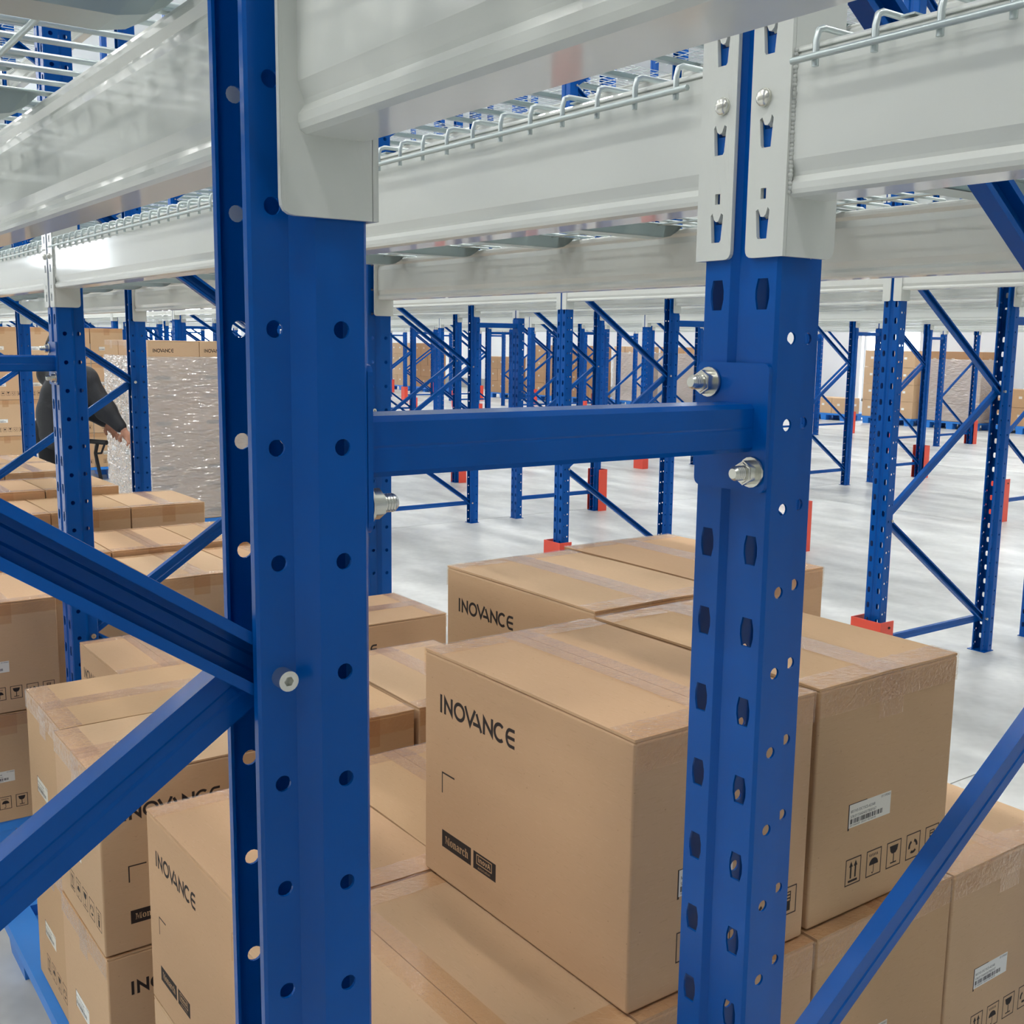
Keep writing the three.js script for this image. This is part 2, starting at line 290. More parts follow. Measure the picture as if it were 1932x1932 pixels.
// ---------------------------------------------------------------- rack parts
const PITCH_H = 0.075, ROUND_Y = 0.0185, SLOT_Y = 0.056;             // holes every 75 mm; offsets inside one module
const HALF = [[0.0215, 0.0745], [0.0275, 0.0745], [0.0295, 0.0725], [0.0295, 0.048], [0.0445, 0.037], [0.0445, 0.003], [0.0415, 0], [0.0115, 0], [0.006, 0.006]];
const OUTLINE = [...HALF, ...HALF.map(([x, w]) => [-x, w]).reverse()];
function uprightGeo(height, holesTo, round, base) {
  const out = [], T = 0.0022;
  for (let i = 0; i + 1 < OUTLINE.length; i++) {
    const [xa, wa] = OUTLINE[i], [xb, wb] = OUTLINE[i + 1], L = Math.hypot(xb - xa, wb - wa), lx = new THREE.Vector3((xb - xa) / L, 0, -(wb - wa) / L), ly = new THREE.Vector3(0, 1, 0), lz = lx.clone().cross(ly);
    const place = (g) => { g.applyMatrix4(basis(lx, ly, lz, new THREE.Vector3(xa, 0, -wa))); out.push(g); };
    const plain = (y0, y1) => place(extrude([[0, y0], [L, y0], [L, y1], [0, y1]], T));
    const j = i < HALF.length - 1 ? i : OUTLINE.length - 2 - i;      // index of the mirrored segment
    const at = { 2: 0.014, 4: 0.0175, 6: 0.015 }[j];
    if (at === undefined) { plain(0, height); continue; }
    const s = i === j ? at : L - at, slot = j === 6;
    if (slot && base > 0.3) { plain(0, height); continue; }
    const n = Math.floor((holesTo - base) / PITCH_H);
    plain(0, base + 0.0125);
    const sh = new THREE.Shape([[0, 0], [L, 0], [L, PITCH_H], [0, PITCH_H]].map(([a, b]) => new THREE.Vector2(a, b))), h = new THREE.Path();
    if (slot) { const P = [[-0.0056, -0.0132], [-0.0078, -0.004], [-0.0078, 0.004], [-0.0056, 0.0132], [0.0056, 0.0132], [0.0078, 0.004], [0.0078, -0.004], [0.0056, -0.0132]]; P.forEach(([a, b], k) => k ? h.lineTo(s + a, SLOT_Y + b) : h.moveTo(s + a, SLOT_Y + b)); h.closePath(); }
    else { for (let k = 0; k < round; k++) { const t = -k / round * Math.PI * 2; k ? h.lineTo(s + 0.0056 * Math.cos(t), ROUND_Y + 0.0056 * Math.sin(t)) : h.moveTo(s + 0.0056, ROUND_Y); } h.closePath(); }
    sh.holes.push(h);
    const mod = extrude(sh, T);
    for (let k = 0; k < n; k++) place(mod.clone().translate(0, base + 0.0125 + k * PITCH_H, 0));
    plain(base + 0.0125 + n * PITCH_H, height);
  }
  return merge(out);
}
const RACK_H = 5.6;
const upNear = uprightGeo(RACK_H, 2.7, 14, 0.3), upMid = uprightGeo(RACK_H, 2.5, 8, 0), upFar = uprightGeo(RACK_H, 2.0, 5, 0);
const upNearSlots = uprightGeo(RACK_H, 2.7, 14, 0.0);
const channel = [[0.0205, -0.0108], [0.0205, -0.0178], [0, -0.0178], [0, -0.005], [0.0014, -0.003], [0.0014, 0.003], [0, 0.005], [0, 0.0178], [0.0205, 0.0178], [0.0205, 0.0108], [0.0187, 0.0108], [0.0187, 0.016], [0.0018, 0.016], [0.0018, 0.0056], [0.0032, 0.0036], [0.0032, -0.0036], [0.0018, -0.0056], [0.0018, -0.016], [0.0187, -0.016], [0.0187, -0.0108]];
function braceGeo(d0, y0, d1, y1, openRight) {
  const a = V(0, y0, d0), b = V(0, y1, d1), lz = b.clone().sub(a), L = lz.length(); lz.normalize();
  const lx = new THREE.Vector3(openRight ? 1 : -1, 0, 0), ly = lz.clone().cross(lx);
  return extrude(channel, L).applyMatrix4(basis(lx, ly, lz, a));
}
const FD = 1.0;                                                      // frame depth, web to web
const boltGeo = (() => {
  const sh = new THREE.Shape(); sh.absarc(0, 0, 0.0068, 0, Math.PI * 2, false); const h = new THREE.Path();
  for (let k = 0; k < 6; k++) { const a = -k / 6 * Math.PI * 2; k ? h.lineTo(0.0034 * Math.cos(a), 0.0034 * Math.sin(a)) : h.moveTo(0.0034, 0); } h.closePath(); sh.holes.push(h);
  const X = new THREE.Vector3(1, 0, 0), head = extrude(sh, 0.005, 10).rotateY(Math.PI / 2).translate(0.0365, 0, 0);
  return merge([head, cyl(0.0068, 0.007, new THREE.Vector3(0.0295, 0, 0), X, 20), cyl(0.004, 0.075, new THREE.Vector3(-0.04, 0, 0), X, 8), cyl(0.0072, 0.006, new THREE.Vector3(-0.0355, 0, 0), X, 6)]);
})();
const bracePieces = [];
bracePieces.push([0.045, 0.18, FD - 0.045, 0.18, false]);
for (let k = 0; k < 8; k++) { const y = 0.18 + k * 0.6, a = k % 2 ? 0.055 : FD - 0.055; bracePieces.push(k % 2 ? [a, y + 0.002, FD - 0.055, y + 0.602, false] : [0.055, y + 0.596, FD - 0.055, y - 0.004, true]); }
const braceGeos = bracePieces.map((p) => braceGeo(...p));
function makeFrame(upGeo, detailed) {
  const f = thing('rack_frame', 'blue frame', 'rack frame');
  part('upright', upGeo, M.blue, f);
  const u2 = part('upright', upGeo, M.blue, f); u2.rotation.y = Math.PI; u2.position.z = -FD;
  braceGeos.forEach((g, i) => { const b = part('brace', g, M.blue, f); b.position.x = 0; });
  for (const d of [0, FD]) part('base_plate', bx(-0.05, 0.05, 0, 0.004, d ? d - 0.08 : -0.006, d ? d + 0.006 : 0.08), M.blue, f);
  if (detailed) for (let k = 0; k < 7; k++) { const y = 0.18 + k * 0.6, d = k % 2 ? 0.0585 : FD - 0.0585, b = part('bolt', boltGeo, M.steel, f, 'zinc plated bolt holding the braces'); b.position.set(0, y, -d); }
  return f;
}
// beam: outer face at w = 0, inside at w = 0.05, bottom at y = 0
const beamProfile = [[0.005, 0], [0.045, 0], [0.049, 0.0025], [0.05, 0.006], [0.05, 0.011], [0.0455, 0.017], [0.0462, 0.02], [0.05, 0.03], [0.05, 0.09], [0.0462, 0.1], [0.0455, 0.103], [0.05, 0.109], [0.05, 0.114], [0.049, 0.1175], [0.045, 0.12],
  [0.005, 0.12], [0.001, 0.1175], [0, 0.1155], [0.0001, 0.1146], [0.0022, 0.1142], [0.0022, 0.1136], [0.0008, 0.113], [0, 0.1], [0, 0.03], [0.0038, 0.02], [0.0045, 0.017], [0, 0.011], [0, 0.006], [0.001, 0.0025]];
const ALONG_X = [new THREE.Vector3(0, 0, -1), new THREE.Vector3(0, 1, 0), new THREE.Vector3(1, 0, 0)];   // profile (w, y) swept along x
const beamBody = (L) => extrude(beamProfile, L - 0.101).applyMatrix4(basis(...ALONG_X, new THREE.Vector3(0.0505, 0, 0)));
function connectorGeo(side, detailed) {                              // side +1: beam runs to the right of its upright (centre at x = 0)
  const y0 = -0.048, y1 = 0.166, xa = 0.0085, xb = 0.0505, out = [];
  const sh = new THREE.Shape(); const r = 0.008;
  sh.moveTo(xb, y0); sh.lineTo(xb, y1); sh.lineTo(xa + r, y1); sh.quadraticCurveTo(xa, y1, xa, y1 - r); sh.lineTo(xa, y0 + r); sh.quadraticCurveTo(xa, y0, xa + r, y0); sh.lineTo(xb, y0);
  if (detailed) {
    for (const hy of [-0.02, 0.055, 0.13]) { const h = new THREE.Path(); [[-0.0075, 0.011], [-0.0055, -0.0105], [-0.004, -0.0125], [0.0055, -0.0125], [0.0075, 0.011], [0.0055, 0.0135], [0.0035, 0.0075], [0.001, 0.0055], [-0.002, 0.006], [-0.005, 0.0125]].forEach(([a, b], i) => i ? h.lineTo(0.0265 + a, hy + b) : h.moveTo(0.0265 + a, hy + b)); h.closePath(); sh.holes.push(h); }
    const q = new THREE.Path(); [[-0.003, -0.0045], [0.003, -0.0045], [0.003, 0.0045], [-0.003, 0.0045]].forEach(([a, b], i) => i ? q.lineTo(0.0265 + a, 0.005 + b) : q.moveTo(0.0265 + a, 0.005 + b)); q.closePath(); sh.holes.push(q);
  }
  out.push(extrude(sh, 0.004, 4).translate(0, 0, 0.0005));
  const sp = new THREE.Shape(); const w1 = 0.062; sp.moveTo(0, y0); sp.lineTo(w1 - 0.01, y0); sp.quadraticCurveTo(w1, y0, w1, y0 + 0.01); sp.lineTo(w1, y1); sp.lineTo(0, y1); sp.lineTo(0, y0);
  out.push(extrude(sp, 0.004, 4).applyMatrix4(basis(...ALONG_X, new THREE.Vector3(0.0465, 0, 0))));
  if (detailed) {
    for (const hy of [-0.02, 0.055, 0.13]) out.push(cyl(0.0042, 0.009, new THREE.Vector3(0.0262, hy + 0.0135, 0.0015), new THREE.Vector3(0.1, -0.75, -0.55), 6, 0.0034));
    const weld = []; for (let y = 0.004; y < 0.118; y += 0.0034) weld.push(new THREE.SphereGeometry(rr(0.0021, 0.0028), 6, 4).translate(0.0512, y, 0.0002)); out.push(...weld);
  }
  const g = merge(out);
  if (side < 0) { g.scale(-1, 1, 1); const p = g.attributes.position.array, n = g.attributes.normal.array, u = g.attributes.uv.array; for (let i = 0; i < p.length; i += 9) for (let k = 0; k < 3; k++) { [p[i + 3 + k], p[i + 6 + k]] = [p[i + 6 + k], p[i + 3 + k]]; [n[i + 3 + k], n[i + 6 + k]] = [n[i + 6 + k], n[i + 3 + k]]; } void u; }
  return g;
}
const conGeo = { 1: [connectorGeo(1, false), connectorGeo(1, true)], '-1': [connectorGeo(-1, false), connectorGeo(-1, true)] };
const domeGeo = merge([new THREE.SphereGeometry(0.0075, 12, 6, 0, Math.PI * 2, 0, Math.PI / 2).scale(1, 0.6, 1).rotateX(Math.PI / 2), cyl(0.0078, 0.002, new THREE.Vector3(0, 0, -0.002), new THREE.Vector3(0, 0, 1), 12)]).translate(0, 0, 0.0065);
function makeBeam(L, detailed) {
  const b = thing('rack_beam', 'grey beam', 'rack beam');
  part('beam_body', beamBody(L), M.grey, b);
  for (const s of [1, -1]) {
    const c = part('end_connector', conGeo[s][detailed ? 1 : 0], M.grey, b); c.position.x = s > 0 ? 0 : L;
    if (detailed) { const h = part('bolt', domeGeo, M.steel, c, 'shiny round bolt head'); h.position.set(s * 0.0235, 0.083, 0); }
  }
  return b;
}
// wire deck: x from 0 to DW, w from the outer face of the front beam (0) to that of the rear beam (FD); y = 0 on the beam tops
const DW = 1.15, WIRES = 21;
const longWire = (x, y = 0.0078) => polyTube([[-0.0085, -0.0225], [-0.0085, -0.003], [-0.0062, y - 0.0025], [0, y], [FD, y], [FD + 0.0062, y - 0.0025], [FD + 0.0085, -0.003], [FD + 0.0085, -0.0225]].map(([w, yy]) => V(x, yy, w)), 0.0028, 6);
const longWireGeo = longWire(0), edgeWireGeo = polyTube([V(0, 0, 0), V(DW, 0, 0)], 0.0028, 6);
function deckChannel() {
  const w = 0.03, y = -0.021, o = [], q = (a, b, c, d) => { const g = new THREE.BufferGeometry(), P = [a, b, c, a, c, d]; g.setAttribute('position', new THREE.Float32BufferAttribute(P.flatMap((v) => [v.x, v.y, v.z]), 3)); g.setAttribute('uv', new THREE.Float32BufferAttribute(new Array(12).fill(0), 2)); g.computeVertexNormals(); return g; };
  const prof = [[0.052, 0.004], [0.064, -0.008], [0.08, -0.017], [0.1, y], [FD - 0.1, y], [FD - 0.08, -0.017], [FD - 0.064, -0.008], [FD - 0.052, 0.004]];
  for (let i = 0; i + 1 < prof.length; i++) for (const t of [0, 0.0014]) { const [a, ya] = prof[i], [b, yb] = prof[i + 1]; const A = V(-w + 0.006, ya + t, a), B = V(w - 0.006, ya + t, a), Cc = V(w - 0.006, yb + t, b), D = V(-w + 0.006, yb + t, b); o.push(t ? q(A, B, Cc, D) : q(D, Cc, B, A)); for (const s of [-1, 1]) { const P = V(s * (w - 0.006), ya, a), Q = V(s * w, 0.004, a), R = V(s * w, 0.004, b), S = V(s * (w - 0.006), yb, b); o.push(q(P, Q, R, S), q(S, R, Q, P)); } }
  for (const s of [-1, 1]) o.push(bx(s > 0 ? w : -w - 0.012, s > 0 ? w + 0.012 : -w, 0.003, 0.0045, 0.004, FD - 0.004));
  return merge(o);
}
const channelGeo = deckChannel();
const CROSS = [-0.0135, 0.12, 0.215, 0.31, 0.405, 0.5, 0.595, 0.69, 0.785, 0.88, FD + 0.0135];
const farWires = (() => { const o = []; for (let i = 0; i < WIRES; i++) o.push(polyTube([V(0.02 + i * (DW - 0.04) / (WIRES - 1), -0.0225, -0.0085), V(0.02 + i * (DW - 0.04) / (WIRES - 1), 0.0078, -0.0085), V(0.02 + i * (DW - 0.04) / (WIRES - 1), 0.0078, FD + 0.0085), V(0.02 + i * (DW - 0.04) / (WIRES - 1), -0.0225, FD + 0.0085)], 0.0028, 4)); CROSS.forEach((w, i) => o.push(polyTube([V(0, i && i < CROSS.length - 1 ? 0.0023 : -0.0158, w), V(DW, i && i < CROSS.length - 1 ? 0.0023 : -0.0158, w)], 0.0028, 4))); return merge(o); })();
function makeDeck(detailed, xs = [0.13, 0.53, 0.93]) {
  const k = thing('wire_deck', 'wire deck', 'wire deck');
  if (detailed) {
    for (let i = 0; i < WIRES; i++) part('wire', longWireGeo, M.zinc, k).position.x = 0.02 + i * (DW - 0.04) / (WIRES - 1);
    CROSS.forEach((w, i) => part('cross_wire', edgeWireGeo, M.zincDull, k).position.set(0, i && i < CROSS.length - 1 ? 0.0023 : -0.0158, -w));
  } else { const m = part('wire_mesh', farWires, M.zinc, k); m.userData.kind = 'stuff'; }
  for (const x of xs) part('support_channel', channelGeo, M.zincDull, k).position.set(x, -0.001, 0);
  return k;
}

// ---------------------------------------------------------------- the rack rows
const ORD = ['first', 'second', 'third', 'fourth', 'fifth', 'sixth', 'seventh', 'eighth', 'ninth', 'tenth', 'eleventh', 'twelfth', 'thirteenth', 'fourteenth', 'fifteenth'];
const LAYER = ['top', 'second', 'third', 'bottom'];
const ROWS = [
  { d: -0.6535, x: -0.686, s: 2.43, y: 1.722, n: 'nearest row' },
  { d: 0.739, x: -0.687, s: 2.43, y: 1.722, n: 'near box-pile row' },
  { d: 4.44, x: -3.183, s: 2.46, y: 1.856, n: 'first far row' },
  { d: 5.86, x: -3.183, s: 2.46, y: 1.856, n: 'second far row' },
  { d: 9.66, x: -3.183, s: 2.46, y: 1.856, n: 'third far row' },
  { d: 11.09, x: -3.183, s: 2.46, y: 1.856, n: 'fourth far row' },
  { d: 14.72, x: -3.183, s: 2.46, y: 1.856, n: 'fifth far row' },
  { d: 16.13, x: -3.183, s: 2.46, y: 1.856, n: 'sixth far row' },
];
const sees = (x, y, d) => { const p = V(x, y, d).sub(camera.position), z = p.dot(fwd); if (z < 0.2) return -9; const r = p.dot(fwd.clone().cross(camera.up).normalize()); return r / z * 2081.2 + 966; };
const inView = (x, d, pad = 90) => { const a = sees(x, 1.2, d), b = sees(x, 1.2, d + FD); return Math.max(a, b) > -pad && Math.min(a, b) < 1932 + pad; };
const frameNear = makeFrame(upNearSlots, true), frameMid = makeFrame(upMid, true), frameFar = makeFrame(upFar, false);
for (const f of [frameNear, frameMid, frameFar]) { scene.remove(f); }
function addCopy(proto, name, label, category, [x, y, d], turn, group) {
  const o = proto.clone(); o.name = numbered(name); o.position.set(x, y, -d); o.rotation.y = turn; o.userData = { label, category }; if (group) o.userData.group = group;
  scene.add(o); return o;
}
for (const k of Object.keys(used)) used[k] = k.startsWith('rack_frame') ? -1 : used[k];
const beamProto = { near: makeBeam(2.43, true), far: makeBeam(2.46, false) }, deckProto = { near: makeDeck(true), far: makeDeck(false), first: makeDeck(true, [0.2, 0.62, 1.055]) };
for (const p of [...Object.values(beamProto), ...Object.values(deckProto)]) scene.remove(p);
used.rack_beam = used.wire_deck = -1;
const LEVEL2 = 1.425;                                                   // next beam level above the first
ROWS.forEach((R, r) => {
  const ks = []; for (let k = -2; k < 15; k++) { const x = R.x - k * R.s; if (x > -38.5 && (r < 2 ? k >= -1 && k < 5 && (r || k < 2) : inView(x, R.d))) ks.push(k); }
  const k0 = ks[0], where = (k) => ORD[k - k0];
  for (const k of ks) {
    const x = R.x - k * R.s;
    let label = `blue perforated rack frame, ${where(k)} from the right in the ${R.n}`;
    if (r === 0 && k === 0) label = 'big blue perforated post and braces in the left foreground';
    if (r === 1 && k === 0) label = 'blue slotted post right of the tall box, carrying the bolted spacer bar';
    if (r === 1 && k === 1) label = 'blue post at the far left with a box pile on each side of it';
    addCopy(r < 2 ? frameNear : r < 4 ? frameMid : frameFar, 'rack_frame', label, 'rack frame', [x, 0, R.d], 0);
  }
  for (const k of [...ks, ks.at(-1) + 1]) {                            // bay k lies between upright k (left) and k - 1 (right)
    if (!ks.includes(k) && r > 1) continue; if (r < 2 && (k === ks[0] || !ks.includes(k))) continue;
    const xl = R.x - k * R.s, xr = xl + R.s, bay = ORD[k - k0] ?? 'last';
    const levels = r < 1 ? [0] : r < 6 ? [0, 1] : [0];
    for (const lv of levels) {
      const y = R.y + lv * LEVEL2, hi = lv ? 'upper ' : '', proto = r < 2 ? beamProto.near : beamProto.far, dp = r === 0 ? deckProto.first : r < 2 && !lv ? deckProto.near : deckProto.far;
      let lf = `light grey ${hi}front beam, ${bay} bay from the right in the ${R.n}`, lb = `light grey ${hi}rear beam, ${bay} bay from the right in the ${R.n}`;
      if (!lv && r === 0 && k === 0) lb = 'large glossy grey beam crossing the top, right of the big blue post';
      if (!lv && r === 0 && k === 1) lb = 'large glossy grey beam at the top left, left of the big blue post';
      if (!lv && r === 1 && k === 1) lf = 'grey beam edged with wire hooks between the two near blue posts';
      if (!lv && r === 1 && k === 0) lf = 'grey beam edged with wire hooks at the top right corner';
      addCopy(proto, 'rack_beam', lf, 'rack beam', [xl, y, R.d], 0);
      addCopy(proto, 'rack_beam', lb, 'rack beam', [xr, y, R.d + FD], Math.PI);
      for (const [i, side] of ['left', 'right'].entries()) addCopy(dp, 'wire_deck', `${hi}zinc wire deck, ${side} half, ${bay} bay from the right, ${R.n}`, 'wire deck', [xl + 0.058 + i * (DW + 0.012), y + 0.12, R.d], 0);
    }
  }
});
// row spacers between back-to-back rows
const barProfile = [[0.004, 0], [0.046, 0], [0.05, 0.004], [0.05, 0.019], [0.0494, 0.0205], [0.05, 0.022], [0.05, 0.038], [0.046, 0.042], [0.004, 0.042], [0, 0.038], [0, 0.022], [0.0006, 0.0205], [0, 0.019], [0, 0.004]];
const plateShape = (() => { const s = new THREE.Shape(), w = 0.0425, h = 0.0565, r = 0.008; s.moveTo(-w + r, -h); s.lineTo(w - r, -h); s.quadraticCurveTo(w, -h, w, -h + r); s.lineTo(w, h - r); s.quadraticCurveTo(w, h, w - r, h); s.lineTo(-w + r, h); s.quadraticCurveTo(-w, h, -w, h - r); s.lineTo(-w, -h + r); s.quadraticCurveTo(-w, -h, -w + r, -h); return s; })();
const plateGeo = extrude(plateShape, 0.004, 5);
const spacerBolt = (() => { const o = [cyl(0.0062, 0.033, new THREE.Vector3(0, 0, -0.01), new THREE.Vector3(0, 0, 1), 14), cyl(0.0062, 0.002, new THREE.Vector3(0, 0, 0.023), new THREE.Vector3(0, 0, 1), 14, 0.0045), cyl(0.0135, 0.002, new THREE.Vector3(0, 0, 0.001), new THREE.Vector3(0, 0, 1), 18)]; for (let z = 0.014; z < 0.022; z += 0.0022) o.push(cyl(0.0061, 0.0011, new THREE.Vector3(0, 0, z), new THREE.Vector3(0, 0, 1), 14, 0.0067), cyl(0.0067, 0.0011, new THREE.Vector3(0, 0, z + 0.0011), new THREE.Vector3(0, 0, 1), 14, 0.0061)); return merge(o); })();
const nutGeo = merge([cyl(0.0108, 0.009, new THREE.Vector3(0, 0, 0.003), new THREE.Vector3(0, 0, 1), 6), cyl(0.0094, 0.001, new THREE.Vector3(0, 0, 0.012), new THREE.Vector3(0, 0, 1), 6, 0.0088)]);
function makeSpacer(gap, label, at, detailed) {
  const s = thing('row_spacer', label, 'spacer bar', at);
  part('bar', extrude(barProfile, gap - 0.008).applyMatrix4(basis(new THREE.Vector3(1, 0, 0), new THREE.Vector3(0, 1, 0), new THREE.Vector3(0, 0, 1), V(-0.0225, -0.021, gap - 0.004))), M.blue, s);
  for (const [d, turn] of [[gap - 0.0045, 0], [0.0045, Math.PI]]) {
    const p = part('end_plate', plateGeo, M.blue, s); p.position.z = -d - (turn ? -0 : 0); p.rotation.y = turn; if (!turn) p.position.z = -(gap - 0.0005); else p.position.z = -0.0005;
    if (detailed) for (const [bx0, by] of [[-0.0265, 0.0385], [0.0285, -0.0385]]) { const b = part('bolt', spacerBolt, M.steel, p, 'threaded zinc bolt end'); b.position.set(bx0 * (turn ? -1 : 1), by, 0.004); part('nut', nutGeo, M.steel, b); }
  }
  return s;
}
for (let k = 0; k < 2; k++) makeSpacer(0.739 - 0.3465, k ? 'blue spacer bar reaching the left blue post from the left edge' : 'blue spacer bar bolted across the middle between the two near posts', [-0.687 - k * 2.43, 1.528, 0.3465], true);
for (const [a, b, n] of [[5.44, 5.86, 'first and second'], [10.66, 11.09, 'third and fourth'], [15.72, 16.13, 'fifth and sixth']]) {
  let i = 0; for (let k = 0; k < 14; k++) { const x = -3.183 - k * 2.46; if (inView(x, a - 0.5, 30)) makeSpacer(b - a, `blue spacer bar, ${ORD[i++]} from the right between the ${n} far rows`, [x, 1.74, a], false); }
}
// red post guards at the aisle ends of the frames
const guardShape = new THREE.Shape([[-0.085, 0], [-0.085, 0.1], [-0.079, 0.1], [-0.079, 0.006], [0.079, 0.006], [0.079, 0.1], [0.085, 0.1], [0.085, 0]].map(([a, b]) => new THREE.Vector2(a, b)));
const guardGeo = merge([extrude(guardShape, 0.4).rotateX(-Math.PI / 2).translate(0, 0, 0.045)]);
const guardBolt = cyl(0.008, 0.004, new THREE.Vector3(0.085, 0.36, -0.02), new THREE.Vector3(1, 0, 0), 8);
ROWS.forEach((R, r) => {
  if (r < 2) return; const front = r % 2 === 0; let i = 0;
  for (let k = 0; k < 14; k++) { const x = R.x - k * R.s; if (!inView(x, R.d, 40)) continue;
    const g = single('post_guard', guardGeo, M.red, `red steel post guard, ${ORD[i++]} from the right at the ${R.n}`, 'post guard', [x, 0, front ? R.d : R.d + FD], undefined, front ? 0 : Math.PI);
    g.scale.y = r === 2 ? 0.76 : 1; const b = part('bolt', guardBolt, M.black, g); b.position.x = -0.0005; }
});

// ---------------------------------------------------------------- pallets
function makePallet(w, l, detailed) {                                  // plastic pallet, w along x, l along d
  const p = thing('plastic_pallet', 'pallet', 'pallet'), H = 0.15, out = [];
  if (detailed) {
    const nx = 8, nd = 8, rim = 0.07; out.push(bx(0, w, H - 0.03, H, 0, rim), bx(0, w, H - 0.03, H, l - rim, l), bx(0, rim, H - 0.03, H, rim, l - rim), bx(w - rim, w, H - 0.03, H, rim, l - rim));
    for (let i = 1; i < nx; i++) { const x = rim + (w - 2 * rim) * i / nx; out.push(bx(x - 0.006, x + 0.006, H - 0.028, H - 0.001, rim, l - rim)); }
    for (let i = 1; i < nd * 2; i++) { const d = rim + (l - 2 * rim) * i / nd / 2; out.push(bx(rim, w - rim, H - 0.028, H - 0.002, d - (i % 2 ? 0.004 : 0.012), d + (i % 2 ? 0.004 : 0.012))); }
  } else out.push(bx(0, w, H - 0.035, H, 0, l));
  part('deck', merge(out), M.pallet, p);
  const leg = (() => { const g = new THREE.CylinderGeometry(0.5, 0.43, H - 0.03, 4, 1).rotateY(Math.PI / 4).scale(1.414, 1, 1.414).scale(0.15, 1, 0.15).translate(0, (H - 0.03) / 2, 0); return g.toNonIndexed(); })(); leg.computeVertexNormals();
  for (const a of [0.08, 0.5, 0.92]) for (const b of [0.08, 0.5, 0.92]) part('leg', leg, M.pallet, p).position.set(a * w, 0, -b * l);
  return p;
}
const palProto = makePallet(0.96, 1.2, true), palFar = makePallet(1.2, 1.0, false); scene.remove(palProto); scene.remove(palFar); used.plastic_pallet = -1;
const pallet = (label, x, d, sx = 1, sd = 1, far) => { const p = addCopy(far ? palFar : palProto, 'plastic_pallet', label, 'pallet', [x, 0, d], 0); p.scale.set(sx, 1, sd); return p; };

// ---------------------------------------------------------------- cardboard boxes
function boxBody(W, H, S) {
  const g = new RoundedBoxGeometry(W, H, S, 2, 0.004), p = g.attributes.position, u = g.attributes.uv, per = p.count / 6;
  for (let i = 0; i < p.count; i++) {
    const f = Math.floor(i / per), x = p.getX(i) / W + 0.5, y = p.getY(i) / H + 0.5, z = p.getZ(i) / S + 0.5; let a, b;
    if (f < 2) { a = 900 + (f ? z : 1 - z) * 620; b = 670 * (1 - y); } else if (f < 4) { a = x * 900; b = 670 + 620 * z; } else { a = (f === 4 ? x : 1 - x) * 900; b = 670 * (1 - y); }
    u.setXY(i, Math.min(Math.max(a, 1), AW - 1) / AW, 1 - Math.min(Math.max(b, 1), AH - 1) / AH);
  }
  return g.translate(0, H / 2, 0);
}
const FLAP = 0.0035, bodyGeo = boxBody(BW, BH - FLAP, BS);
function flapGeo(side) {                                               // a lid flap, slightly bowed along its length
  const g = new THREE.BoxGeometry(BW - 0.002, FLAP, BS / 2 - 0.0015, 12, 1, 2), p = g.attributes.position, u = g.attributes.uv;
  for (let i = 0; i < p.count; i++) { const x = p.getX(i), z = p.getZ(i); p.setY(i, p.getY(i) + 0.0032 * (1 - Math.pow(2 * x / BW, 2)) * 0.4 + (side * z < 0 ? 0.0012 : 0)); u.setXY(i, (x / BW + 0.5) * 900 / AW, 1 - (670 + 40 + (z / BS + 0.5) * 520) / AH); }
  g.computeVertexNormals(); return g;
}
const flaps = [flapGeo(1), flapGeo(-1)];
const crumple = (g, amp) => { const p = g.attributes.position; for (let i = 0; i < p.count; i++) { p.setX(i, p.getX(i) + rr(0, amp)); p.setY(i, p.getY(i) + rr(0, amp)); } g.computeVertexNormals(); return g; };
const tuv = (g) => { const p = g.attributes.position, n = g.attributes.normal, u = g.attributes.uv; for (let i = 0; i < p.count; i++) u.setXY(i, Math.abs(n.getX(i)) > 0.6 ? p.getZ(i) : p.getX(i), Math.abs(n.getY(i)) > 0.6 ? p.getZ(i) : p.getY(i)); return g; };
const tapeGeo = (() => { const o = [], top = new THREE.PlaneGeometry(BW, 0.055, 24, 3).rotateX(-Math.PI / 2), tp = top.attributes.position; for (let i = 0; i < tp.count; i++) tp.setY(i, BH + 0.0017 + 0.0013 * (1 - Math.pow(2 * tp.getX(i) / BW, 2)) + rr(0, 0.0005)); top.computeVertexNormals(); o.push(top); for (const s of [-1, 1]) o.push(new THREE.PlaneGeometry(0.055, 0.065, 3, 3).rotateY(s * Math.PI / 2).translate(s * (BW / 2 + 0.0008), BH - 0.032, 0)); return tuv(merge(o)); })();
const edgeTape = [0, 1, 2].map(() => { const a = new THREE.PlaneGeometry(0.045, BS, 4, 26).rotateX(-Math.PI / 2).translate(BW / 2 - 0.022, BH + 0.0012, 0), b = new THREE.PlaneGeometry(BS, 0.04, 26, 4).rotateY(Math.PI / 2).translate(BW / 2 + 0.0008, BH - 0.02, 0); return tuv(crumple(merge([a, b]), 0.0012)); });
function makeBox(label, cat = 'box') {
  const b = thing('cardboard_box', label, cat);
  part('body', bodyGeo, M.board[0], b);
  for (const [i, s] of [[0, 1], [1, -1]]) part('flap', flaps[i], M.board[0], b).position.set(0, BH - FLAP / 2, s * (BS / 4));
  part('tape', tapeGeo, M.tape, b, 'clear packing tape');
  for (const s of [0, 1]) part('edge_tape', edgeTape[s], M.tape, b, 'crumpled clear tape along the edge').rotation.y = s * Math.PI;
  return b;
}
const boxProto = makeBox('box'); scene.remove(boxProto); used.cardboard_box = -1;
let boxN = 0;
